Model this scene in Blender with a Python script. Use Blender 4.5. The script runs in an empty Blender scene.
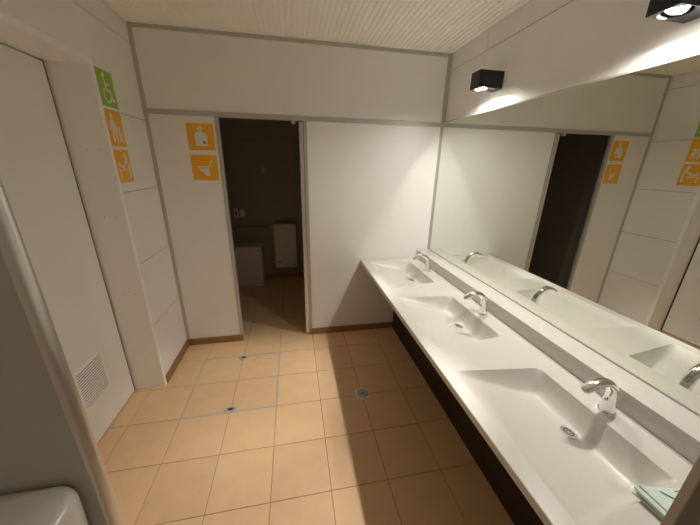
import bpy, bmesh, math, random
from mathutils import Vector, Matrix

random.seed(4)
scene = bpy.context.scene
C = scene.collection

# ------------------------------------------------------------------ camera
XL, XR, D, ZC = -0.990, 1.273, 2.437, 2.401      # left wall, right wall, back wall, ceiling (metres)
XM = 1.250                                       # mirror face
ZT = 0.742                                       # worktop height
cam_data = bpy.data.cameras.new('camera')
cam = bpy.data.objects.new('camera', cam_data)
C.objects.link(cam)
right = Vector((0.98167504, -0.18975254, 0.01755242))
up = Vector((0.0447633, 0.31914707, 0.94664745))
fwd = Vector((0.18523056, 0.92851447, -0.32179266))
m = Matrix.Identity(4)
for i in range(3):
    m[i][0], m[i][1], m[i][2] = right[i], up[i], -fwd[i]
m[2][3] = 1.5637
cam.matrix_world = m
cam_data.sensor_width = 36.0
cam_data.lens = 285.55 * 36.0 / 700.0
cam_data.clip_start = 0.02
scene.camera = cam

# ------------------------------------------------------------------ world, exposure
world = bpy.data.worlds.new('world')
world.use_nodes = True
world.node_tree.nodes['Background'].inputs[0].default_value = (1.0, 0.85, 0.68, 1)
world.node_tree.nodes['Background'].inputs[1].default_value = 0.0
scene.world = world
vs = scene.view_settings
vs.view_transform = 'Standard'
vs.look = 'None'
vs.gamma = 1.0
vs.use_curve_mapping = False
vs.exposure = 0.0
cy = scene.cycles
cy.max_bounces = 14
cy.diffuse_bounces = 8
cy.glossy_bounces = 8
cy.sample_clamp_indirect = 0.0
cy.sample_clamp_direct = 0.0
cy.caustics_reflective = True
cy.blur_glossy = 0.0
cy.use_guiding = True
cy.guiding_training_samples = 48
cy.use_denoising = True
LAMP_STRENGTH = 900.0        # wide glow of the bulb face
FILL_WATTS = 94.0           # fill spot added inside each lamp to brighten the floor
TILT = 26.0
FILL_TILT = 35.5
FILL_CONE = 38.0
LAMP_COLOR = (1.0, 0.95, 0.87)

# ------------------------------------------------------------------ materials
def srgb(r, g, b):
    f = lambda c: (c / 255 / 12.92) if c / 255 <= 0.04045 else ((c / 255 + 0.055) / 1.055) ** 2.4
    return (f(r), f(g), f(b))

def mat(name, col, rough=0.5, metal=0.0, noise=0.0, nscale=20.0, bump=0.0, bscale=200.0, rnd=0.0, spec=0.5, stretch=None, coat=0.0):
    mt = bpy.data.materials.new(name)
    mt.use_nodes = True
    nt = mt.node_tree
    b = nt.nodes['Principled BSDF']
    b.inputs['Base Color'].default_value = (*col, 1)
    b.inputs['Roughness'].default_value = rough
    b.inputs['Metallic'].default_value = metal
    b.inputs['Specular IOR Level'].default_value = spec
    b.inputs['Coat Weight'].default_value = coat
    b.inputs['Coat Roughness'].default_value = 0.15
    tc = nt.nodes.new('ShaderNodeTexCoord')
    src = tc.outputs['Object']
    if stretch:
        mp = nt.nodes.new('ShaderNodeMapping')
        mp.inputs['Scale'].default_value = stretch
        nt.links.new(src, mp.inputs['Vector'])
        src = mp.outputs['Vector']
    if noise or rnd:
        hsv = nt.nodes.new('ShaderNodeHueSaturation')
        hsv.inputs['Color'].default_value = (*col, 1)
        val = None
        if noise:
            n = nt.nodes.new('ShaderNodeTexNoise')
            n.inputs['Scale'].default_value = nscale
            n.inputs['Detail'].default_value = 5
            nt.links.new(src, n.inputs['Vector'])
            mr = nt.nodes.new('ShaderNodeMapRange')
            mr.inputs['From Min'].default_value = 0.25
            mr.inputs['From Max'].default_value = 0.75
            mr.inputs['To Min'].default_value = 1 - noise
            mr.inputs['To Max'].default_value = 1 + noise
            nt.links.new(n.outputs['Fac'], mr.inputs['Value'])
            val = mr.outputs['Result']
        if rnd:
            oi = nt.nodes.new('ShaderNodeObjectInfo')
            mr2 = nt.nodes.new('ShaderNodeMapRange')
            mr2.inputs['To Min'].default_value = 1 - rnd
            mr2.inputs['To Max'].default_value = 1 + rnd
            nt.links.new(oi.outputs['Random'], mr2.inputs['Value'])
            if val:
                mu = nt.nodes.new('ShaderNodeMath')
                mu.operation = 'MULTIPLY'
                nt.links.new(val, mu.inputs[0])
                nt.links.new(mr2.outputs['Result'], mu.inputs[1])
                val = mu.outputs[0]
            else:
                val = mr2.outputs['Result']
        nt.links.new(val, hsv.inputs['Value'])
        nt.links.new(hsv.outputs['Color'], b.inputs['Base Color'])
    if bump:
        n2 = nt.nodes.new('ShaderNodeTexNoise')
        n2.inputs['Scale'].default_value = bscale
        n2.inputs['Detail'].default_value = 3
        nt.links.new(src, n2.inputs['Vector'])
        bp = nt.nodes.new('ShaderNodeBump')
        bp.inputs['Strength'].default_value = bump
        bp.inputs['Distance'].default_value = 0.002
        nt.links.new(n2.outputs['Fac'], bp.inputs['Height'])
        nt.links.new(bp.outputs['Normal'], b.inputs['Normal'])
    return mt

M = {}
M['panel'] = mat('wall_panel', (0.87, 0.865, 0.845), 0.38, noise=0.015, nscale=6, bump=0.03, bscale=300)
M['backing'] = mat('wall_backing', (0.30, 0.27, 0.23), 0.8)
M['alu'] = mat('aluminium_trim', (0.51, 0.505, 0.48), 0.42, metal=0.15)
M['frame'] = mat('painted_frame', (0.94, 0.935, 0.92), 0.35)
M['door'] = mat('door_laminate', (0.85, 0.85, 0.835), 0.4, noise=0.012, nscale=5)
M['gap'] = mat('dark_gap', (0.02, 0.017, 0.014), 0.8)
M['vinyl'] = mat('brown_vinyl_baseboard', srgb(150, 113, 72), 0.45, noise=0.08, nscale=30, stretch=(1, 1, 6))
M['tile'] = mat('terracotta_tile', srgb(228, 192, 150), 0.5, noise=0.05, nscale=9, bump=0.12, bscale=90, rnd=0.035)
M['grout'] = mat('grout', srgb(140, 100, 62), 0.9, noise=0.1, nscale=60)
M['ceiling'] = mat('ceiling_board', (0.95, 0.93, 0.87), 0.7)
M['stone'] = mat('solid_surface', (0.64, 0.615, 0.575), 0.28, noise=0.01, nscale=40)
M['chrome'] = mat('chrome', (0.88, 0.885, 0.90), 0.08, metal=1.0)
M['steel'] = mat('brushed_steel', (0.72, 0.70, 0.66), 0.36, metal=0.85, noise=0.06, nscale=60, stretch=(30, 30, 0.5))
M['darksteel'] = mat('dull_steel', (0.38, 0.36, 0.33), 0.35, metal=1.0)
M['mirror'] = mat('mirror_glass', (0.83, 0.86, 0.80), 0.0, metal=1.0)
M['black'] = mat('black_lacquer', (0.010, 0.010, 0.010), 0.35)
M['reflector'] = mat('lamp_reflector', (0.06, 0.06, 0.06), 0.3, metal=0.6)
M['brown'] = mat('dark_brown_board', (0.028, 0.013, 0.008), 0.6)
M['green'] = mat('green_sign', srgb(152, 198, 62), 0.4)
M['orange'] = mat('orange_sign', srgb(246, 182, 36), 0.4)
M['white'] = mat('white_print', (0.82, 0.80, 0.77), 0.45)
M['greydot'] = mat('grey_print', (0.25, 0.2, 0.14), 0.5)
M['ceramic'] = mat('glazed_ceramic', (0.74, 0.72, 0.68), 0.16)
M['partition'] = mat('grey_partition', (0.55, 0.54, 0.50), 0.5)
M['partition_dark'] = mat('dark_partition', (0.27, 0.255, 0.23), 0.5)
M['cloth'] = mat('mint_cloth', srgb(214, 230, 221), 0.9, noise=0.04, nscale=60, bump=0.5, bscale=900)
M['clothmark'] = mat('cloth_stripe', srgb(70, 100, 105), 0.9)
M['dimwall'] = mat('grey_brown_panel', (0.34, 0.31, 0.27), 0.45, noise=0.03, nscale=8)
M['plastic'] = mat('white_plastic', (0.80, 0.78, 0.74), 0.4)

def emission(name, col, s):
    mt = bpy.data.materials.new(name)
    mt.use_nodes = True
    nt = mt.node_tree
    nt.nodes.clear()
    e = nt.nodes.new('ShaderNodeEmission')
    e.inputs[0].default_value = (*col, 1)
    e.inputs[1].default_value = s
    o = nt.nodes.new('ShaderNodeOutputMaterial')
    nt.links.new(e.outputs[0], o.inputs[0])
    return mt
M['bulb'] = emission('lamp_glow', LAMP_COLOR, LAMP_STRENGTH)

# ------------------------------------------------------------------ helpers
def box(bm, x0, x1, y0, y1, z0, z1, bev=0.0):
    vs_ = [bm.verts.new((x, y, z)) for x in (x0, x1) for y in (y0, y1) for z in (z0, z1)]
    idx = [(0, 1, 3, 2), (4, 6, 7, 5), (0, 4, 5, 1), (2, 3, 7, 6), (0, 2, 6, 4), (1, 5, 7, 3)]
    fs = [bm.faces.new([vs_[i] for i in f]) for f in idx]
    if bev:
        es = list({e for f in fs for e in f.edges})
        bmesh.ops.bevel(bm, geom=es, offset=bev, segments=2, affect='EDGES', profile=0.5)

def boxbm(*a, **k):
    bm = bmesh.new()
    box(bm, *a, **k)
    return bm

def cyl(bm, c, r, h, axis='z', n=32, r2=None):
    """cylinder from point c along +axis"""
    r2 = r if r2 is None else r2
    ax = {'x': Vector((1, 0, 0)), 'y': Vector((0, 1, 0)), 'z': Vector((0, 0, 1))}[axis] if isinstance(axis, str) else Vector(axis).normalized()
    a = ax.orthogonal().normalized()
    b = ax.cross(a)
    c = Vector(c)
    lo, hi = [], []
    for i in range(n):
        t = 2 * math.pi * i / n
        d = a * math.cos(t) + b * math.sin(t)
        lo.append(bm.verts.new(c + d * r))
        hi.append(bm.verts.new(c + d * r2 + ax * h))
    for i in range(n):
        j = (i + 1) % n
        bm.faces.new((lo[i], lo[j], hi[j], hi[i]))
    bm.faces.new(lo[::-1])
    bm.faces.new(hi)

def ring(bm, c, r0, r1, z0, z1, n=32):
    """flat ring with vertical axis"""
    c = Vector(c)
    L = []
    for r, z in ((r0, z0), (r1, z0), (r1, z1), (r0, z1)):
        L.append([bm.verts.new(c + Vector((r * math.cos(2 * math.pi * i / n), r * math.sin(2 * math.pi * i / n), z))) for i in range(n)])
    for k in range(4):
        A, B = L[k], L[(k + 1) % 4]
        for i in range(n):
            j = (i + 1) % n
            bm.faces.new((A[i], A[j], B[j], B[i]))

def tube(bm, pts, radii, n=16, sq=None):
    """swept tube; radii list of (side radius, in-plane radius) in the XZ plane path frame"""
    pts = [Vector(p) for p in pts]
    rings = []
    for k, p in enumerate(pts):
        t = (pts[min(k + 1, len(pts) - 1)] - pts[max(k - 1, 0)]).normalized()
        side = Vector((0, 1, 0)) if abs(t.y) < 0.9 else Vector((1, 0, 0))
        nrm = t.cross(side).normalized()
        side = nrm.cross(t).normalized()
        a, b = radii[k] if isinstance(radii[k], tuple) else (radii[k], radii[k])
        rings.append([bm.verts.new(p + side * a * math.cos(2 * math.pi * i / n) + nrm * b * math.sin(2 * math.pi * i / n)) for i in range(n)])
    for A, B in zip(rings, rings[1:]):
        for i in range(n):
            j = (i + 1) % n
            bm.faces.new((A[i], A[j], B[j], B[i]))
    bm.faces.new(rings[0][::-1])
    bm.faces.new(rings[-1])

def obj(name, bm, material, parent=None, smooth=False, origin=None, sharp=None):
    """link the bmesh (authored in world coordinates) as one mesh object"""
    bmesh.ops.recalc_face_normals(bm, faces=bm.faces)
    off = Vector((0, 0, 0))
    if parent is not None:
        off = parent.get('_o', (0, 0, 0))
        off = Vector(off)
    o_ = Vector(origin) if origin is not None else off
    bmesh.ops.translate(bm, verts=bm.verts, vec=-o_)
    me = bpy.data.meshes.new(name)
    bm.to_mesh(me)
    bm.free()
    mats = material if isinstance(material, (list, tuple)) else [material]
    for k in mats:
        me.materials.append(M[k])
    if smooth:
        me.shade_smooth()
        if sharp:
            me.set_sharp_from_angle(angle=math.radians(sharp))
    o = bpy.data.objects.new(name, me)
    C.objects.link(o)
    if parent is not None:
        o.parent = parent
        o.location = o_ - off
    else:
        o.location = o_
    ORG[o.name] = o_
    return o
ORG = {}

def thing(name, label, cat, loc=(0, 0, 0), group=None):
    o = bpy.data.objects.new(name, None)
    C.objects.link(o)
    o.location = loc
    o['label'] = label
    o['category'] = cat
    if group:
        o['group'] = group
    ORG[o.name] = Vector(loc)
    return o

def part(name, bm, material, parent, origin=None, **k):
    """a child; geometry in world coordinates"""
    po = ORG[parent.name]
    bmesh.ops.recalc_face_normals(bm, faces=bm.faces)
    o_ = Vector(origin) if origin is not None else po
    bmesh.ops.translate(bm, verts=bm.verts, vec=-o_)
    me = bpy.data.meshes.new(name)
    bm.to_mesh(me)
    bm.free()
    for kk in (material if isinstance(material, (list, tuple)) else [material]):
        me.materials.append(M[kk])
    if k.get('smooth'):
        me.shade_smooth()
        if k.get('sharp'):
            me.set_sharp_from_angle(angle=math.radians(k['sharp']))
    o = bpy.data.objects.new(name, me)
    C.objects.link(o)
    o.parent = parent
    o.location = o_ - po
    ORG[o.name] = o_
    return o

def tag(o, label, cat, group=None):
    o['label'] = label
    o['category'] = cat
    if group:
        o['group'] = group
    return o

def struct(name, bm, material, **k):
    o = obj(name, bm, material, **k)
    o['kind'] = 'structure'
    return o

def copy_tree(o, parent=None, loc=None):
    c = o.copy()
    C.objects.link(c)
    c.parent = parent
    if loc is not None:
        c.location = loc
    for ch in list(o.children):
        copy_tree(ch, c)
    return c

# ================================================================== STRUCTURE
YN = -1.25            # wall behind the camera
YF = 3.985            # far wall of the toilet room
ZTR0, ZTR1 = 1.882, 1.913

# ---- floor
fl = struct('floor', boxbm(-1.30, 1.36, YN - .1, YF + .1, -0.08, -0.003), 'grout')
S = 0.30
X0, Y0 = -0.476, 1.2939
gap = 0.0013
full = None
def tile_mesh(x0, x1, y0, y1):
    bm = bmesh.new()
    box(bm, x0, x1, y0, y1, -0.010, 0.0)
    top = [e for e in bm.edges if all(abs(v.co.z) < 1e-6 for v in e.verts)]
    bmesh.ops.bevel(bm, geom=top, offset=0.0012, segments=1, affect='EDGES')
    bmesh.ops.recalc_face_normals(bm, faces=bm.faces)
    me = bpy.data.meshes.new('tile')
    bm.to_mesh(me)
    bm.free()
    me.materials.append(M['tile'])
    return me
HX0, HX1, HY0, HY1 = X0 - S, X0 + S, Y0 + S, Y0 + 3 * S      # floor hatch: 2 x 2 tiles
hatch_tiles = []
FX0, FX1 = -1.20, 1.29
for i in range(-3, 7):
    for j in range(-9, 10):
        x0, x1 = X0 + i * S + gap, X0 + (i + 1) * S - gap
        y0, y1 = Y0 + j * S + gap, Y0 + (j + 1) * S - gap
        cx0, cx1, cy0, cy1 = max(x0, FX0), min(x1, FX1), max(y0, YN), min(y1, YF)
        if cx1 - cx0 < 0.02 or cy1 - cy0 < 0.02:
            continue
        xc, yc = (cx0 + cx1) / 2, (cy0 + cy1) / 2
        inh = HX0 < xc < HX1 and HY0 < yc < HY1
        if inh:
            hatch_tiles.append((xc, yc))
            continue
        w, h = cx1 - cx0, cy1 - cy0
        if abs(w - (S - 2 * gap)) < 1e-4 and abs(h - (S - 2 * gap)) < 1e-4:
            if full is None:
                full = tile_mesh(-w / 2, w / 2, -h / 2, h / 2)
            me = full
        else:
            me = tile_mesh(-w / 2, w / 2, -h / 2, h / 2)
        t = bpy.data.objects.new('tile', me)
        C.objects.link(t)
        t.parent = fl
        t.location = (xc, yc, 0)

# ---- ceiling: ribbed board, ribs run towards the back wall
bm = bmesh.new()
pitch, gw, gd = 0.035, 0.008, 0.005
x = -1.22
prof = []
while x < 1.30:
    prof += [(x, ZC), (x + pitch - gw, ZC), (x + pitch - gw * 0.75, ZC + gd), (x + pitch - gw * 0.25, ZC + gd)]
    x += pitch
A = [bm.verts.new((px, YN - .05, pz)) for px, pz in prof]
B = [bm.verts.new((px, YF + .05, pz)) for px, pz in prof]
for a in range(len(prof) - 1):
    bm.faces.new((A[a], A[a + 1], B[a + 1], B[a]))
box(bm, -1.30, 1.36, YN - .1, YF + .1, ZC + 0.012, ZC + 0.08)
ceil = struct('ceiling', bm, 'ceiling')

PT = 0.006
def panel_y(parent, x0, x1, z0, z1, y, g=0.0015, name='panel', matn='panel', t=PT):
    return part(name, boxbm(x0 + g, x1 - g, y, y + t, z0 + g, z1 - g, bev=0.0008), matn, parent)
def panel_x(parent, y0, y1, z0, z1, xa, xb, g=0.002, name='panel', matn='panel'):
    return part(name, boxbm(min(xa, xb), max(xa, xb), y0 + g, y1 - g, z0 + g, z1 - g, bev=0.0008), matn, parent)

# ---- back wall with the open doorway
DX0, DX1 = -0.508, 0.125
bm = bmesh.new()
box(bm, -1.20, DX0 - .027, D + PT, D + .022, 0, ZC)
box(bm, DX0 - .027, XR + .05, D + PT, D + .022, ZTR1 - .01, ZC)
box(bm, DX1, XR + .05, D + PT, D + .022, 0, ZTR1)
wb = struct('wall_back', bm, 'panel')
panel_y(wb, XL, DX0 - .027, 0.0, ZTR0, D)
panel_y(wb, DX1, XR, 0.0, ZTR0, D)
panel_y(wb, XL, XR, ZTR1, ZC, D)
TP = 0.005
def strip(x0, x1, z0, z1, y0=D - TP, y1=D + PT):
    part('trim_strip', boxbm(x0, x1, y0, y1, z0, z1, bev=0.001), 'alu', wb)
strip(XL, XL + .026, 0.064, ZC)
strip(XR - .036, XR, 0.82, ZC)
strip(XL + .026, XR - .036, ZC - .024, ZC)
strip(XL + .026, XR - .036, ZTR0, ZTR1)
# jamb linings of the doorway
part('door_jamb', boxbm(DX0 - .027, DX0, D - TP, D + .021, 0.0, ZTR0, bev=0.001), 'alu', wb)
part('door_jamb', boxbm(DX1 - .024, DX1 - .002, D - TP, D + .017, 0.0, ZTR0, bev=0.001), 'alu', wb)
part('door_rail', boxbm(DX0, DX1, D - .002, D + .021, ZTR0 - .004, ZTR1 - .006), 'alu', wb)
part('door_stop', boxbm(0.012, 0.040, D - .002, D + .03, ZTR0 - .026, ZTR0 - .004, bev=0.002), 'alu', wb)

# ---- toilet room beyond the doorway
bm = bmesh.new()
box(bm, -1.28, 1.28, YF + PT, YF + .1, 0, ZC)
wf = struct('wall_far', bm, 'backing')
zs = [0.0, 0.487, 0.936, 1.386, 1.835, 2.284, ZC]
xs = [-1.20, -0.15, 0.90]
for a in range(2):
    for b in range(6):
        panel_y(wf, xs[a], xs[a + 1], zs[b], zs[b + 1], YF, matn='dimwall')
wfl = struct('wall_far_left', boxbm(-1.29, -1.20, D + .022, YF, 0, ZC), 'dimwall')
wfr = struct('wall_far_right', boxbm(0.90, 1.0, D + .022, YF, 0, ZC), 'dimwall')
struct('baseboard_far', boxbm(-1.20, 0.90, YF - .008, YF, 0, 0.063, bev=0.001), 'vinyl')

# ---- left wall with the recessed door
YJ = 1.920            # far jamb of the recess
ZH = 2.030            # head of the recess
XD = -1.180           # door face
YJ0 = 0.98            # near jamb
bm = bmesh.new()
box(bm, -1.30, XL - PT, YJ + .03, D + PT, 0, ZC)
box(bm, -1.30, XL - PT, YJ0 - .03, YJ + .03, ZH + .03, ZC)
box(bm, -1.30, XL - PT, YN, YJ0 - .03, 0, ZC)
wl = struct('wall_left', bm, 'backing')
zl = [0.0, 0.487, 0.936, 1.386, 1.835, 2.284, ZC]
for a in range(6):
    if a < 4:
        panel_x(wl, YJ + .03, D - .001, zl[a], zl[a + 1], XL - PT, XL)
    elif a == 5:
        panel_x(wl, YJ0 - .03, D - .001, zl[a], zl[a + 1], XL - PT, XL)
    else:                     # L-shaped sheet that also covers the wall above the recess
        g_ = 0.002
        ply = [(YJ + .03 + g_, zl[a] + g_), (D - .001, zl[a] + g_), (D - .001, zl[a + 1] - g_), (YJ0 - .03 + g_, zl[a + 1] - g_), (YJ0 - .03 + g_, ZH + .03), (YJ + .03 + g_, ZH + .03)]
        bm = bmesh.new()
        lo = [bm.verts.new((XL - PT, y_, z_)) for y_, z_ in ply]
        hi = [bm.verts.new((XL, y_, z_)) for y_, z_ in ply]
        for i in range(6):
            bm.faces.new((lo[i], lo[(i + 1) % 6], hi[(i + 1) % 6], hi[i]))
        bm.faces.new(lo)
        bm.faces.new(hi)
        part('panel', bm, 'panel', wl)
    panel_x(wl, 0.0, YJ0 - .03, zl[a], zl[a + 1], XL - PT, XL)
    panel_x(wl, YN, 0.0, zl[a], zl[a + 1], XL - PT, XL)
# recess lining
part('jamb', boxbm(XD - .05, XL + .006, YJ, YJ + .03, 0, ZH + .03, bev=0.0015), 'frame', wl)
part('jamb', boxbm(XD - .05, XL + .006, YJ0 - .03, YJ0, 0, ZH + .03, bev=0.0015), 'frame', wl)
part('lintel', boxbm(XD - .05, XL + .006, YJ0, YJ, ZH, ZH + .03, bev=0.0015), 'frame', wl)
for xx in (-1.035, -1.095):
    for zz in (0.30, 0.75, 1.25, 1.62):
        bm = bmesh.new()
        cyl(bm, (xx, YJ, zz), 0.0032, -0.0012, 'y', 10)
        part('screw', bm, 'alu', wl)
struct('baseboard_left', boxbm(XL, XL + .011, YJ + .031, D - .001, 0, 0.063, bev=0.001), 'vinyl')
struct('baseboard_back', boxbm(XL + .011, DX0 - .006, D - .011, D, 0, 0.063, bev=0.001), 'vinyl')
struct('baseboard_back', boxbm(DX1 - .018, 0.94, D - .011, D, 0, 0.063, bev=0.001), 'vinyl')

# ---- recessed white door with a louvred vent
dr = struct('door_1', boxbm(XD - .038, XD, YJ0 + .006, YJ - .014, 0.010, ZH - .007, bev=0.001), 'door')
part('door_gap_shade', boxbm(XD - .036, XD - .005, YJ - .0138, YJ - .0002, 0.0, ZH - .001), 'gap', dr)  # dark filler standing in for the shade in the door gap
part('door_gap_backing', boxbm(XD - .06, XD - .040, YJ0, YJ, 0, ZH), 'gap', dr)  # dark sheet behind the door, paints its gaps as shade
gy0, gy1, gz0, gz1 = 1.476, 1.704, 0.236, 0.498
bm = bmesh.new()
fw = 0.012
box(bm, XD, XD + .006, gy0, gy1, gz1 - fw, gz1, bev=.001)
box(bm, XD, XD + .006, gy0, gy1, gz0, gz0 + fw, bev=.001)
box(bm, XD, XD + .006, gy0, gy0 + fw, gz0 + fw, gz1 - fw, bev=.001)
box(bm, XD, XD + .006, gy1 - fw, gy1, gz0 + fw, gz1 - fw, bev=.001)
gr = part('vent_grille', bm, 'frame', dr)
part('vent_backing', boxbm(XD + .0002, XD + .001, gy0 + fw, gy1 - fw, gz0 + fw, gz1 - fw), 'gap', dr)
ns = 15
for k in range(ns):
    zc = gz0 + fw + (gz1 - gz0 - 2 * fw) * (k + .5) / ns
    bm = bmesh.new()
    p = [(XD + .0012, zc + .0045), (XD + .0056, zc - .0012), (XD + .0056, zc - .0040), (XD + .0012, zc + .001)]
    a = [bm.verts.new((q[0], gy0 + fw, q[1])) for q in p]
    b = [bm.verts.new((q[0], gy1 - fw, q[1])) for q in p]
    for i in range(4):
        bm.faces.new((a[i], a[(i + 1) % 4], b[(i + 1) % 4], b[i]))
    bm.faces.new(a)
    bm.faces.new(b)
    part('slat', bm, 'frame', gr)

# ---- right wall
wr = struct('wall_right', boxbm(XR + PT, XR + .10, YN, D + .02, 0, ZC), 'backing')
ys = [YN, 0.188, 1.988, D - .001]
for a in range(3):
    for b in range(6):
        panel_x(wr, ys[a], ys[a + 1], zl[b], zl[b + 1], XR, XR + PT)

# ---- wall behind the camera
struct('wall_front', boxbm(-1.30, 1.36, YN - .1, YN, 0, ZC), 'panel')

# ================================================================== VANITY
CX0, CX1, CY0, CY1 = 0.585, XM, 0.212, D - .0065
BX0, BX1 = 0.645, 1.020                       # basin rim
BWF, BWB = 0.287, 0.241                       # half width along the wall, front and back
BY = [0.612, 1.340, 2.070]
van = thing('vanity_counter', 'long white solid-surface vanity worktop with three sloping basins under the mirror', 'counter', (CX0, CY0, 0))
bm = bmesh.new()
CT = 0.027
quads = [[(CX0 + .004, CY0), (BX0, CY0), (BX0, CY1), (CX0 + .004, CY1)], [(BX1, CY0), (1.14, CY0), (1.14, CY1), (BX1, CY1)]]
pf, pb = CY0, CY0
for yb in BY:
    quads.append([(BX0, pf), (BX1, pb), (BX1, yb - BWB), (BX0, yb - BWF)])
    pf, pb = yb + BWF, yb + BWB
quads.append([(BX0, pf), (BX1, pb), (BX1, CY1), (BX0, CY1)])
for qd in quads:
    bm.faces.new([bm.verts.new((v[0], v[1], ZT)) for v in qd])
pr = [(CX0 + .004, ZT), (CX0 + .0012, ZT - .0012), (CX0, ZT - .004), (CX0, ZT - CT), (CX0 + .04, ZT - CT), (CX0 + .04, ZT - CT - .03), (CX0 + .06, ZT - CT - .03), (CX0 + .06, ZT - .02)]
a = [bm.verts.new((q[0], CY0, q[1])) for q in pr]
b = [bm.verts.new((q[0], CY1, q[1])) for q in pr]
for i in range(len(pr) - 1):
    bm.faces.new((a[i], a[i + 1], b[i + 1], b[i]))
bm.faces.new([bm.verts.new(v) for v in ((CX0, CY0, ZT - .004), (CX0 + .004, CY0, ZT), (1.14, CY0, ZT), (1.14, CY0, ZT - CT), (CX0, CY0, ZT - CT))])
part('worktop', bm, 'stone', van)

def basin_bm(yc):
    bm = bmesh.new()
    nx, ny = 56, 72
    def dens(t):               # denser near the ends
        return 0.5 - 0.5 * math.cos(math.pi * t) if False else t
    grid = []
    for i in range(nx + 1):
        row = []
        for j in range(ny + 1):
            t, s = i / nx, j / ny
            u = t * (BX1 - BX0)
            bw = BWF + (BWB - BWF) * t
            v = (s * 2 - 1) * bw
            f = 0.097 * (0.10 * (1 - (1 - min(1, t / 0.12)) ** 2) + 0.90 * t ** 0.95)
            db = (BX1 - BX0) - u
            kb = 1 - (1 - min(1, db / 0.062)) ** 2.0
            ds = bw - abs(v)
            wS = 0.030 + 0.045 * t
            ks = 1 - (1 - min(1, ds / wS)) ** 2.0
            z = -f * kb * ks
            row.append(bm.verts.new((BX0 + u, yc + v, ZT + z)))
        grid.append(row)
    for i in range(nx):
        for j in range(ny):
            bm.faces.new((grid[i][j], grid[i + 1][j], grid[i + 1][j + 1], grid[i][j + 1]))
    return bm
def make_basin(yc):
    return part('basin', basin_bm(yc), 'stone', van, origin=(BX0, yc, ZT), smooth=True)
def make_drain(yc, parent):
    # strainer lies on the sloping floor
    xc = 0.938
    t = (xc - BX0) / (BX1 - BX0)
    zf = ZT - 0.097 * (0.10 + 0.90 * t ** 0.95)
    sl = math.atan(0.097 * 0.9 / (BX1 - BX0))
    def place(bm):
        bmesh.ops.rotate(bm, verts=bm.verts, cent=(0, 0, 0), matrix=Matrix.Rotation(sl, 3, 'Y'))
        bmesh.ops.translate(bm, verts=bm.verts, vec=(xc, yc, zf))
        return bm
    bm = bmesh.new()
    ring(bm, (0, 0, 0), 0.0185, 0.0275, -0.004, 0.004)
    part('drain_ring', place(bm), 'chrome', parent, smooth=True, sharp=40)
    bm = bmesh.new()
    cyl(bm, (0, 0, 0.0002), 0.0188, 0.001, 'z', 24)
    part('drain_hole', place(bm), 'gap', parent)
    bm = bmesh.new()
    ring(bm, (0, 0, 0), 0.0095, 0.0125, 0.0012, 0.003, 20)
    cyl(bm, (0, 0, 0.0012), 0.004, 0.0018, 'z', 12)
    for k in range(8):
        an = math.pi * k / 4
        bb = bmesh.new()
        box(bb, 0.0035, 0.0188, -0.0014, 0.0014, 0.0012, 0.0028)
        bmesh.ops.rotate(bb, verts=bb.verts, cent=(0, 0, 0), matrix=Matrix.Rotation(an, 3, 'Z'))
        tmp = bpy.data.meshes.new('t')
        bb.to_mesh(tmp)
        bb.free()
        bm.from_mesh(tmp)
        bpy.data.meshes.remove(tmp)
    part('drain_strainer', place(bm), 'chrome', parent)
for yc in BY:
    bs = make_basin(yc)
    make_drain(yc, bs)
# raised ledge below the mirror
bm = boxbm(1.130, XR - .002, CY0, CY1, ZT, 0.820, bev=0.003)
led = tag(obj('backsplash_ledge', bm, 'stone', smooth=True, sharp=30, origin=(1.19, CY0, ZT)), 'raised white ledge running along the worktop under the mirror', 'ledge')
bm = bmesh.new()
for k in range(4):
    yy = 1.018 - k * 0.012
    cyl(bm, (1.130, yy, 0.774), 0.0042, -0.0008, 'x', 14)
part('embossed_mark', bm, 'stone', led)
part('pipe_cover_panel', boxbm(0.940, 0.962, CY0, CY1, 0.0, ZT - .11), 'brown', van)

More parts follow.
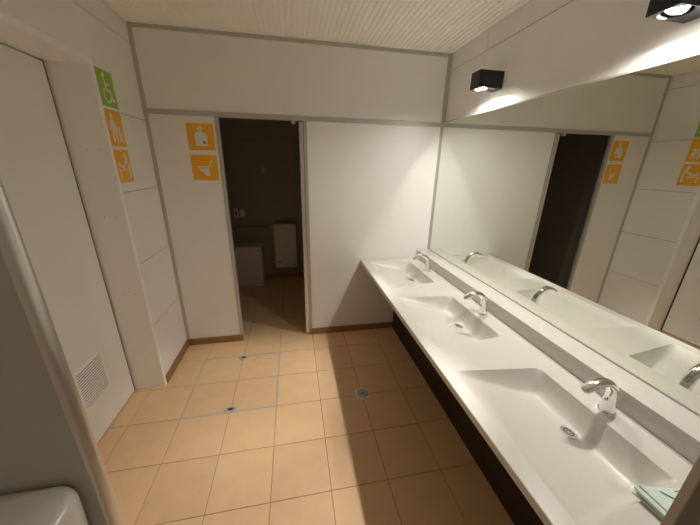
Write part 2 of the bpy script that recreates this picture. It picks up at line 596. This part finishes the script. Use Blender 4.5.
# ---- faucets
def make_faucet(y, label, g):
    loc = (1.075, y, ZT)
    t = thing('faucet', label, 'faucet', loc, g)
    P = [(0.002, 0.0), (0.003, 0.03), (0.002, 0.058), (-0.004, 0.085), (-0.018, 0.108), (-0.040, 0.124), (-0.066, 0.131), (-0.092, 0.127), (-0.116, 0.116), (-0.132, 0.106)]
    Rr = [(0.0225, 0.0255), (0.0212, 0.0225), (0.0198, 0.0195), (0.0188, 0.0172), (0.0182, 0.0156), (0.018, 0.0146), (0.018, 0.0138), (0.018, 0.0130), (0.0175, 0.0124), (0.0155, 0.011)]
    # resample with Catmull-Rom
    def cr(a, b, c, d, s):
        return 0.5 * ((2 * b) + (-a + c) * s + (2 * a - 5 * b + 4 * c - d) * s * s + (-a + 3 * b - 3 * c + d) * s ** 3)
    pts, rad = [], []
    n = len(P)
    for k in range(n - 1):
        i0, i1, i2, i3 = max(k - 1, 0), k, k + 1, min(k + 2, n - 1)
        for s in (0, 0.25, 0.5, 0.75):
            pts.append((1.075 + cr(P[i0][0], P[i1][0], P[i2][0], P[i3][0], s), y, ZT + 0.004 + cr(P[i0][1], P[i1][1], P[i2][1], P[i3][1], s)))
            rad.append((cr(Rr[i0][0], Rr[i1][0], Rr[i2][0], Rr[i3][0], s), cr(Rr[i0][1], Rr[i1][1], Rr[i2][1], Rr[i3][1], s)))
    pts.append((1.075 + P[-1][0], y, ZT + 0.004 + P[-1][1]))
    rad.append(Rr[-1])
    bm = bmesh.new()
    tube(bm, pts, rad, 28)
    part('spout', bm, 'chrome', t, smooth=True, sharp=50)
    bm = bmesh.new()
    cyl(bm, (1.077, y, ZT), 0.0275, 0.004, 'z', 36, r2=0.0265)
    part('base_flange', bm, 'chrome', t, smooth=True, sharp=40)
    bm = bmesh.new()
    ax = (Vector(pts[-1]) - Vector(pts[-3])).normalized()
    cyl(bm, Vector(pts[-1]) - ax * 0.001, 0.0085, 0.0025, tuple(ax), 20)
    part('outlet', bm, 'darksteel', t)
    bm = bmesh.new()
    cyl(bm, (1.075 - 0.0205, y, ZT + .055), 0.005, -0.002, (1, 0, 0.1), 16)
    part('sensor_window', bm, 'darksteel', t)
    return t
G = 'chrome sensor faucets along the vanity'
make_faucet(BY[0], 'nearest chrome arched faucet, at the basin with the folded mint cloth', G)
make_faucet(BY[1] - .005, 'middle chrome arched faucet, between the nearest and farthest faucets', G)
make_faucet(BY[2] + .005, 'farthest chrome arched faucet, nearest the back wall corner', G)

# ---- mirror
mi = thing('wall_mirror', 'wide frameless wall mirror above the white vanity ledge', 'mirror', (XM, 0.21, 0.822))
MY1 = D - .016
part('mirror_glass', boxbm(XM, XM + .006, 0.212, MY1, 0.829, 1.906), 'mirror', mi)
part('backing_board', boxbm(XM + .006, XR, 0.212, MY1, 0.822, 1.913), 'backing', mi)
part('bottom_channel', boxbm(XM - .003, XM + .006, 0.212, MY1, 0.8205, 0.829, bev=.001), 'alu', mi)
part('top_channel', boxbm(XM - .003, XR, 0.212, MY1, 1.906, 1.915, bev=.001), 'alu', mi)
part('side_channel', boxbm(XM - .002, XR, MY1, MY1 + .010, 0.8205, 1.915, bev=.001), 'alu', mi)

# ---- wall lamps
def make_lamp(yc, label, g):
    x0, x1 = 1.114, XR
    z0, z1 = 2.020, 2.112
    hy = 0.045
    xc = 1.166
    t = thing('wall_lamp', label, 'lamp', (XR, yc, z0), g)
    bm = bmesh.new()
    n = 48
    r = 0.0425
    zt = z0 + 0.036
    circ = [(xc + r * math.cos(2 * math.pi * i / n), yc + r * math.sin(2 * math.pi * i / n)) for i in range(n)]
    lo = [bm.verts.new((p[0], p[1], z0)) for p in circ]
    hi = [bm.verts.new((p[0], p[1], zt)) for p in circ]
    # square outline points matched to each circle vertex
    sq = []
    for i in range(n):
        c, s = math.cos(2 * math.pi * i / n), math.sin(2 * math.pi * i / n)
        k = 1 / max(abs(c) / (x1 - xc if c > 0 else xc - x0), abs(s) / hy)
        sq.append(bm.verts.new((xc + c * k, yc + s * k, z0)))
    for i in range(n):
        j = (i + 1) % n
        bm.faces.new((lo[i], lo[j], sq[j], sq[i]))
        bm.faces.new((lo[i], lo[j], hi[j], hi[i]))
    for (cx, cyy) in ((x0, yc - hy), (x0, yc + hy), (x1, yc - hy), (x1, yc + hy)):   # corner fills
        near = sorted(sq, key=lambda v: (v.co.x - cx) ** 2 + (v.co.y - cyy) ** 2)
        a = [v for v in near if abs(v.co.x - cx) < 1e-6][:1]
        b = [v for v in near if abs(v.co.y - cyy) < 1e-6][:1]
        if a and b and a[0] is not b[0]:
            bm.faces.new((a[0], b[0], bm.verts.new((cx, cyy, z0))))
    bm.faces.new(hi)
    v = {}
    for cx in (x0, x1):
        for cyy in (yc - hy, yc + hy):
            for zz in (z0, z1):
                v[(cx, cyy, zz)] = bm.verts.new((cx, cyy, zz))
    a_, b_ = yc - hy, yc + hy
    for f in (((x0, a_, z0), (x0, b_, z0), (x0, b_, z1), (x0, a_, z1)), ((x0, a_, z0), (x1, a_, z0), (x1, a_, z1), (x0, a_, z1)),
              ((x0, b_, z0), (x1, b_, z0), (x1, b_, z1), (x0, b_, z1)), ((x0, a_, z1), (x1, a_, z1), (x1, b_, z1), (x0, b_, z1)),
              ((x1, a_, z0), (x1, b_, z0), (x1, b_, z1), (x1, a_, z1))):
        bm.faces.new([v[p] for p in f])
    part('housing', bm, 'black', t)
    bm = bmesh.new()
    ring(bm, (xc, yc, z0), 0.040, 0.0422, 0.001, 0.006, 40)
    part('bezel_ring', bm, 'reflector', t, smooth=True, sharp=40)
    bm = bmesh.new()
    tilt = math.radians(TILT)
    e1, e2 = Vector((math.cos(tilt), 0, -math.sin(tilt))), Vector((0, 1, 0))   # the disc faces down and into the room
    nd = e1.cross(e2)
    c0 = Vector((xc - 0.002, yc, z0 + 0.0145))
    def disc(rr, d):
        return [c0 + (e1 * math.cos(2 * math.pi * i / 32) + e2 * math.sin(2 * math.pi * i / 32)) * rr - nd * d for i in range(32)]
    bm.faces.new([bm.verts.new(q) for q in disc(0.029, 0)])
    bb = bmesh.new()
    L = [[bb.verts.new(q) for q in disc(rr, d)] for rr, d in ((0.029, 0.0006), (0.0315, 0.0012), (0.0315, -0.006), (0.02, -0.006))]
    for A_, B_ in zip(L, L[1:]):
        for i in range(32):
            bb.faces.new((A_[i], A_[(i + 1) % 32], B_[(i + 1) % 32], B_[i]))
    bb.faces.new(L[-1])
    part('gimbal_ring', bb, 'black', t, smooth=True, sharp=40)
    part('bulb', bm, 'bulb', t, smooth=True)
    ld = bpy.data.lights.new('floor_fill_spot', 'SPOT')  # second light added to the housing, brightens the floor
    ld.energy = FILL_WATTS
    ld.color = LAMP_COLOR
    ld.shadow_soft_size = 0.012
    ld.spot_size = math.radians(FILL_CONE)
    ld.spot_blend = 1.0
    lo_ = bpy.data.objects.new('floor_fill_spot', ld)
    C.objects.link(lo_)
    lo_.parent = t
    lo_.location = Vector((xc - 0.010, yc, z0 + 0.002)) - Vector((XR, yc, z0))
    lo_.rotation_euler = (0, math.radians(FILL_TILT), 0)
    return t
GL = 'black box lamps above the mirror'
make_lamp(1.814, 'black box wall lamp above the mirror, nearest the back wall', GL)
make_lamp(0.860, 'black box wall lamp above the mirror, cut by the upper right edge of the photo', GL)

# ================================================================== SLIDING DOOR
sd = thing('sliding_door', 'open sliding door with a rounded stainless leading edge, slid behind the back wall', 'door', (0.08, D + .045, 0))
part('leaf', boxbm(0.092, 0.78, D + .032, D + .062, 0.012, ZTR0 - .012), 'door', sd)
bm = bmesh.new()
n = 14
pr = [(0.100, D + .0)] + [(0.081 - 0.018 * math.sin(math.pi * k / n), D + .020 - 0.020 * math.cos(math.pi * k / n)) for k in range(n + 1)] + [(0.100, D + .040)]
a = [bm.verts.new((p[0], p[1], 0.020)) for p in pr]
b = [bm.verts.new((p[0], p[1], ZTR0 - .012)) for p in pr]
for i in range(len(pr)):
    j = (i + 1) % len(pr)
    bm.faces.new((a[i], a[j], b[j], b[i]))
bm.faces.new(a)
bm.faces.new(b)
part('edge_bar', bm, 'steel', sd, smooth=True, sharp=40)
part('jamb_gap_shade', boxbm(0.0985, 0.1005, D - .003, D + .021, 0.02, ZTR0 - .012), 'gap', sd)  # black strip painted in as the shadow gap beside the jamb
part('floor_guide', boxbm(0.070, 0.118, D + .028, D + .064, 0.0, 0.018), 'gap', sd)

# ================================================================== FLOOR FITTINGS
ht = thing('floor_hatch', 'square tiled access hatch in the floor, framed by thin aluminium strips', 'hatch', ((HX0 + HX1) / 2, (HY0 + HY1) / 2, 0))
for (xc, yc) in hatch_tiles:
    t = bpy.data.objects.new('hatch_tile', full)
    C.objects.link(t)
    t.parent = ht
    t.location = (xc - (HX0 + HX1) / 2, yc - (HY0 + HY1) / 2, 0)
sw = 0.005
for (a, b, c, d) in ((HX0 - sw, HX1 + sw, HY0 - sw, HY0 + sw), (HX0 - sw, HX1 + sw, HY1 - sw, HY1 + sw), (HX0 - sw, HX0 + sw, HY0 + sw, HY1 - sw), (HX1 - sw, HX1 + sw, HY0 + sw, HY1 - sw)):
    part('edge_strip', boxbm(a, b, c, d, -0.002, 0.0014, bev=.0005), 'alu', ht)
for yy, s in ((HY0 + .018, 1), (HY1 - .018, -1)):
    bm = bmesh.new()
    box(bm, X0 - .042, X0 + .042, yy - .016, yy + .014, 0.0, 0.003, bev=.0008)
    cyl(bm, (X0, yy + s * .020, 0), 0.024, 0.003, 'z', 24)
    h = part('lift_plate', bm, 'alu', ht)
    bm = bmesh.new()
    box(bm, X0 - .009, X0 + .009, yy - .004 * s - .0015, yy - .004 * s + .0015, 0.003, 0.0036)
    cyl(bm, (X0, yy + s * .010, 0.003), 0.004, 0.0006, 'z', 16)
    part('lift_slot', bm, 'gap', h)

fd = thing('floor_drain', 'round metal cleanout cap set in the floor tiles', 'drain', (0.430, 1.600, 0))
bm = bmesh.new()
ring(bm, (0.430, 1.600, 0), 0.044, 0.053, -0.002, 0.003, 40)
part('rim', bm, 'steel', fd, smooth=True, sharp=40)
bm = bmesh.new()
cyl(bm, (0.430, 1.600, 0.0), 0.0435, 0.0022, 'z', 40)
part('cap', bm, 'darksteel', fd)
bm = bmesh.new()
box(bm, 0.415, 0.445, 1.597, 1.603, 0.0021, 0.0028)
part('slot', bm, 'gap', fd)

# ================================================================== SIGNS
class Flat:
    """2-D pictogram shapes on a unit square, extruded a little"""
    def __init__(self):
        self.polys = []
    def poly(self, pts):
        self.polys.append(pts)
        return self
    def disc(self, x, y, r, n=20):
        return self.poly([(x + r * math.cos(2 * math.pi * i / n), y + r * math.sin(2 * math.pi * i / n)) for i in range(n)])
    def line(self, pts, w):
        for (ax, ay), (bx, by) in zip(pts, pts[1:]):
            L = math.hypot(bx - ax, by - ay) or 1
            nx, ny = -(by - ay) / L * w / 2, (bx - ax) / L * w / 2
            self.poly([(ax + nx, ay + ny), (bx + nx, by + ny), (bx - nx, by - ny), (ax - nx, ay - ny)])
        for p in pts:
            self.disc(p[0], p[1], w / 2, 12)
        return self
    def arc(self, x, y, r, a0, a1, w, n=16):
        return self.line([(x + r * math.cos(math.radians(a0 + (a1 - a0) * i / n)), y + r * math.sin(math.radians(a0 + (a1 - a0) * i / n))) for i in range(n + 1)], w)
    def mesh(self, to3, th):
        bm = bmesh.new()
        for k, p in enumerate(self.polys):
            e = th + 0.00001 * k
            a = [bm.verts.new(to3(x, y, 0)) for x, y in p]
            b = [bm.verts.new(to3(x, y, e)) for x, y in p]
            for i in range(len(p)):
                j = (i + 1) % len(p)
                bm.faces.new((a[i], a[j], b[j], b[i]))
            bm.faces.new(a)
            bm.faces.new(b)
        return bm

def sign(wall, u0, v0, size, color, label, picto, extra=None, tall=None):
    tall = tall or size
    th = 0.0018
    if wall == 'back':
        to3 = lambda x, y, d: (u0 + x * size, D - d, v0 + y * tall)
        loc = (u0 + size / 2, D, v0)
        plate = boxbm(u0, u0 + size, D - th, D, v0, v0 + tall, bev=.0005)
    else:
        to3 = lambda x, y, d: (XL + d, u0 + x * size, v0 + y * tall)
        loc = (XL, u0 + size / 2, v0)
        plate = boxbm(XL, XL + th, u0, u0 + size, v0, v0 + tall, bev=.0005)
    t = thing('pictogram_sign', label, 'sign', loc, 'square pictogram signs')
    part('sign_plate', plate, color, t)
    off = lambda x, y, d: to3(x, y, th + d)
    part('pictogram', picto.mesh(off, 0.0006), 'white', t)
    if extra:
        part('pictogram_dot', extra.mesh(off, 0.0010), 'greydot', t)

# person with a stoma mark
p = Flat().disc(.5, .80, .105)
p.poly([(.27, .16), (.73, .16), (.73, .58), (.69, .65), (.62, .68), (.38, .68), (.31, .65), (.27, .58)])
sign('back', -0.733, 1.650, 0.182, 'orange', 'orange sign showing a person with a stoma mark, left of the doorway', p, Flat().disc(.61, .30, .055))
# toilet bowl with a raised lid
p = Flat().line([(.24, .54), (.66, .54)], .035).line([(.68, .56), (.76, .80)], .04)
p.poly([(.26, .48), (.66, .48), (.66, .18), (.52, .18), (.48, .28), (.36, .34), (.28, .42)])
sign('back', -0.733, 1.436, 0.182, 'orange', 'orange sign showing a toilet bowl with raised lid, left of the doorway', p)
# wheelchair user
p = Flat().disc(.44, .85, .07).line([(.45, .74), (.48, .46), (.68, .46), (.78, .20), (.86, .23)], .065).line([(.47, .62), (.66, .62)], .05).arc(.48, .33, .20, 125, 345, .055)
sign('left', 1.951, 1.851, 0.162, 'green', 'green sign showing a wheelchair user, topmost of three beside the recessed door', p, tall=0.182)
# adult with child
p = Flat().disc(.40, .84, .085)
p.poly([(.30, .74), (.48, .74), (.54, .46), (.28, .46)])
p.line([(.34, .48), (.30, .14)], .09).line([(.47, .48), (.52, .14)], .09).line([(.32, .70), (.20, .46)], .06).line([(.48, .70), (.64, .44)], .06)
p.disc(.74, .52, .065).line([(.74, .42), (.74, .28)], .11).line([(.70, .28), (.67, .14)], .05).line([(.78, .28), (.82, .14)], .05).line([(.74, .40), (.62, .42)], .045).line([(.74, .40), (.86, .34)], .045)
sign('left', 1.949, 1.646, 0.164, 'orange', 'orange sign showing an adult walking with a child, middle of three beside the recessed door', p, tall=0.188)
# adult at a changing table
p = Flat().disc(.70, .84, .08).line([(.76, .72), (.86, .44), (.84, .18)], .11).line([(.74, .68), (.56, .54)], .06)
p.line([(.14, .40), (.66, .40)], .045).line([(.22, .40), (.22, .16)], .04).disc(.24, .56, .06).line([(.32, .50), (.52, .49), (.60, .58)], .07)
sign('left', 1.952, 1.443, 0.162, 'orange', 'orange sign showing a baby changing table, lowest of three beside the recessed door', p, tall=0.184)

# ================================================================== FITTINGS IN THE DARK ROOM
gb = thing('grab_bar', 'horizontal steel grab bar on the wall of the dark room', 'grab bar', (-0.60, YF, 0.74))
bm = bmesh.new()
tube(bm, [(-1.10, YF - .07, 0.745), (-0.372, YF - .07, 0.745), (-0.345, YF - .055, 0.745), (-0.338, YF - .03, 0.745), (-0.338, YF, 0.745)], [.016] * 5, 16)
part('bar', bm, 'darksteel', gb, smooth=True, sharp=50)
bm = bmesh.new()
cyl(bm, (-0.338, YF - .006, 0.745), 0.036, 0.006, 'y', 28)
part('wall_flange', bm, 'darksteel', gb)
bm = bmesh.new()
tube(bm, [(-1.10, YF - .07, 0.745), (-1.10, YF, 0.745)], [.016] * 2, 16)
part('bracket', bm, 'darksteel', gb)

cb = thing('low_cabinet', 'low pale cabinet on the floor of the dark room', 'cabinet', (-0.64, 3.84, 0))
part('body', boxbm(-0.84, -0.435, 3.715, 3.984, 0.0, 0.545, bev=.004), 'plastic', cb)
fp = part('front_panel', boxbm(-0.832, -0.443, 3.705, 3.715, 0.055, 0.537, bev=.003), 'plastic', cb)
bm = bmesh.new()
cyl(bm, (-0.475, 3.705, 0.50), 0.012, -0.004, 'y', 16)
part('lock', bm, 'darksteel', fp)

bx = thing('wall_cabinet', 'tall white box unit fixed to the wall of the dark room', 'dispenser', (-0.128, YF, 0.2))
part('body', boxbm(-0.272, 0.014, 3.862, YF, 0.205, 0.80, bev=.008), 'plastic', bx)
fp = part('front_cover', boxbm(-0.276, 0.018, 3.845, 3.862, 0.199, 0.806, bev=.008), 'plastic', bx)
part('marking', boxbm(-0.245, -0.195, 3.8445, 3.8455, 0.275, 0.298), 'darksteel', fp)
part('latch', boxbm(-0.035, -0.005, 3.843, 3.8455, 0.225, 0.242), 'gap', fp)

sp = thing('call_button_plate', 'small wall plate with a black pictogram above the grab bar', 'switch', (-0.70, YF, 0.90))
part('plate', boxbm(-0.775, -0.715, YF - .006, YF, 0.885, 1.005, bev=.002), 'plastic', sp)
f = Flat().disc(.5, .84, .10).line([(.5, .66), (.5, .14)], .16).line([(.30, .50), (.5, .62), (.70, .50)], .10)
part('pictogram', f.mesh(lambda x, y, d: (-0.775 + x * .06, YF - .006 - d, .895 + y * .10), .0006), 'gap', sp)
part('switch_plate', boxbm(-0.700, -0.635, YF - .008, YF, 0.895, 0.985, bev=.002), 'plastic', sp)
hk = thing('coat_hook', 'small metal hook high on the wall of the dark room', 'hook', (-0.365, YF, 1.47))
part('hook_plate', boxbm(-0.385, -0.345, YF - .004, YF, 1.45, 1.52, bev=.001), 'alu', hk)
bm = bmesh.new()
tube(bm, [(-0.365, YF - .004, 1.50), (-0.365, YF - .025, 1.485), (-0.365, YF - .045, 1.488), (-0.365, YF - .05, 1.51)], [.005] * 4, 10)
part('prong', bm, 'alu', hk, smooth=True, sharp=50)

# ================================================================== NEAR PARTITIONS AND FIXTURE
pl = thing('partition_screen', 'grey partition panel with a rounded stainless post in the left foreground', 'partition', (-0.75, 0.615, 0))
part('panel', boxbm(XL + .001, -0.513, 0.600, 0.630, 0.0, 1.62), 'partition', pl)
bm = bmesh.new()
n = 18
pr = [(-0.515, 0.634)] + [(-0.511 + 0.013 * math.sin(math.pi * k / n), 0.615 + 0.019 * math.cos(math.pi * k / n)) for k in range(n + 1)] + [(-0.515, 0.596)]
a = [bm.verts.new((q[0], q[1], 0.0)) for q in pr]
b = [bm.verts.new((q[0], q[1], 1.63)) for q in pr]
for i in range(len(pr)):
    j = (i + 1) % len(pr)
    bm.faces.new((a[i], a[j], b[j], b[i]))
bm.faces.new(a)
bm.faces.new(b)
part('edge_post', bm, 'steel', pl, smooth=True, sharp=40)

prt = thing('partition_screen', 'dark partition panel closing the near end of the vanity, at lower right', 'partition', (0.92, 0.2, 0))
part('panel', boxbm(0.598, XR - .001, 0.200, 0.209, 0.0, 1.25), 'partition_dark', prt)
part('edge_trim', boxbm(0.592, 0.598, 0.199, 0.2105, 0.0, 1.252, bev=.001), 'alu', prt)

# wall-hung ceramic fixture, mostly outside the frame
fx = thing('ceramic_basin', 'white ceramic wall-hung basin with rounded corner against the grey partition, lower left', 'basin', (-0.76, 0.599, 0.4))
bm = bmesh.new()
def rrect(x0, x1, y0, y1, r, n=8):
    pts = []
    for (cx, cyy, a0) in ((x1 - r, y1 - r, 0), (x0 + r, y1 - r, 90), (x0 + r, y0 + r, 180), (x1 - r, y0 + r, 270)):
        for k in range(n + 1):
            t = math.radians(a0 + 90 * k / n)
            pts.append((cx + r * math.cos(t), cyy + r * math.sin(t)))
    return pts
zt = 0.837
levels = []
for (ins, z) in ((0.09, 0.42), (0.05, 0.50), (0.02, 0.60), (0.004, 0.71), (0.0, 0.77), (0.0, zt - .022), (0.004, zt - .010), (0.011, zt - .003), (0.020, zt), (0.060, zt - .0015), (0.120, zt - .004)):
    y1 = 0.599 - (ins if z > 0.80 else 0.0)
    levels.append([bm.verts.new((x_, y_, z)) for x_, y_ in rrect(-0.975 + ins, -0.519 - ins, 0.25 + ins, y1, max(0.062 - ins * .3, .02))])
for A_, B_ in zip(levels, levels[1:]):
    for i in range(len(A_)):
        j = (i + 1) % len(A_)
        bm.faces.new((A_[i], A_[j], B_[j], B_[i]))
bm.faces.new(levels[0])
bm.faces.new(levels[-1])
part('bowl', bm, 'ceramic', fx, smooth=True, sharp=60)

# ================================================================== CLOTH
cl = thing('folded_cloth', 'folded mint green cloth lying on the near end of the worktop', 'cloth', (0.93, 0.33, ZT))
ro = Vector((0.858, 0.372, ZT + 0.0005))
du = Vector((0.97, -0.22, 0)).normalized()       # along the worktop depth
dv = Vector((0.02, -1.0, 0)).normalized()        # towards the partition
TH = 0.0072
def wave(s, t, k):
    return 0.0016 * k * math.sin(2.6 * s + 3.4 * t + k) + 0.0006 * k
def layer(k):
    """one folded layer: a flattened loop swept along the fold"""
    L, W = 0.150 - .006 * k + .004 * math.sin(3 * k), 0.150
    nv, na = 12, 8
    rings = []
    for j in range(nv + 1):
        t = j / nv
        sh = 0.006 * math.sin(2.3 * k + 2.0 * t) + 0.003 * k
        pr_ = []
        h = TH * 0.94
        for a in range(na + 1):                   # rounded fold on the room side
            an = math.pi / 2 + math.pi * a / na
            pr_.append((h * .5 + h * .5 * math.cos(an) * 1.2, h * .5 + h * .5 * math.sin(an)))
        for a in range(1, 8):
            pr_.append((h * .5 + (L - h) * a / 8, 0.0))
        pr_ += [(L, h * .15), (L, h * .85)]
        for a in range(7, 0, -1):
            pr_.append((h * .5 + (L - h) * a / 8, h))
        rings.append([bm_v(ro + du * (p_[0] + sh) + dv * (W * t) + Vector((0, 0, TH * k + p_[1] + (wave(p_[0] / L, t, k) if k else 0)))) for p_ in pr_])
    n_ = len(rings[0])
    for A_, B_ in zip(rings, rings[1:]):
        for i in range(n_):
            CB.faces.new((A_[i], A_[(i + 1) % n_], B_[(i + 1) % n_], B_[i]))
    CB.faces.new(rings[0])
    CB.faces.new(rings[-1])
for k in range(4):
    CB = bmesh.new()
    bm_v = CB.verts.new
    layer(k)
    lay = part('fold_layer', CB, 'cloth', cl, smooth=True, sharp=60)
bm = bmesh.new()
for (u0, u1, v0, v1) in ((0.040, 0.075, 0.012, 0.046), (0.078, 0.108, 0.010, 0.006)):
    prev = None
    for q in range(9):
        f_ = q / 8
        uu, v_ = u0 + (u1 - u0) * f_, v0 + (v1 - v0) * f_
        zz = TH * 3 + TH * .94 + wave(uu / .135, v_ / .15, 3) + 0.0016
        a_ = bm.verts.new(ro + du * (uu + .012 - .0016) + dv * (v_ + .0008) + Vector((0, 0, zz)))
        b_ = bm.verts.new(ro + du * (uu + .012 + .0016) + dv * (v_ - .0012) + Vector((0, 0, zz)))
        if prev:
            bm.faces.new((prev[0], prev[1], b_, a_))
        prev = (a_, b_)
part('printed_stripe', bm, 'clothmark', lay)
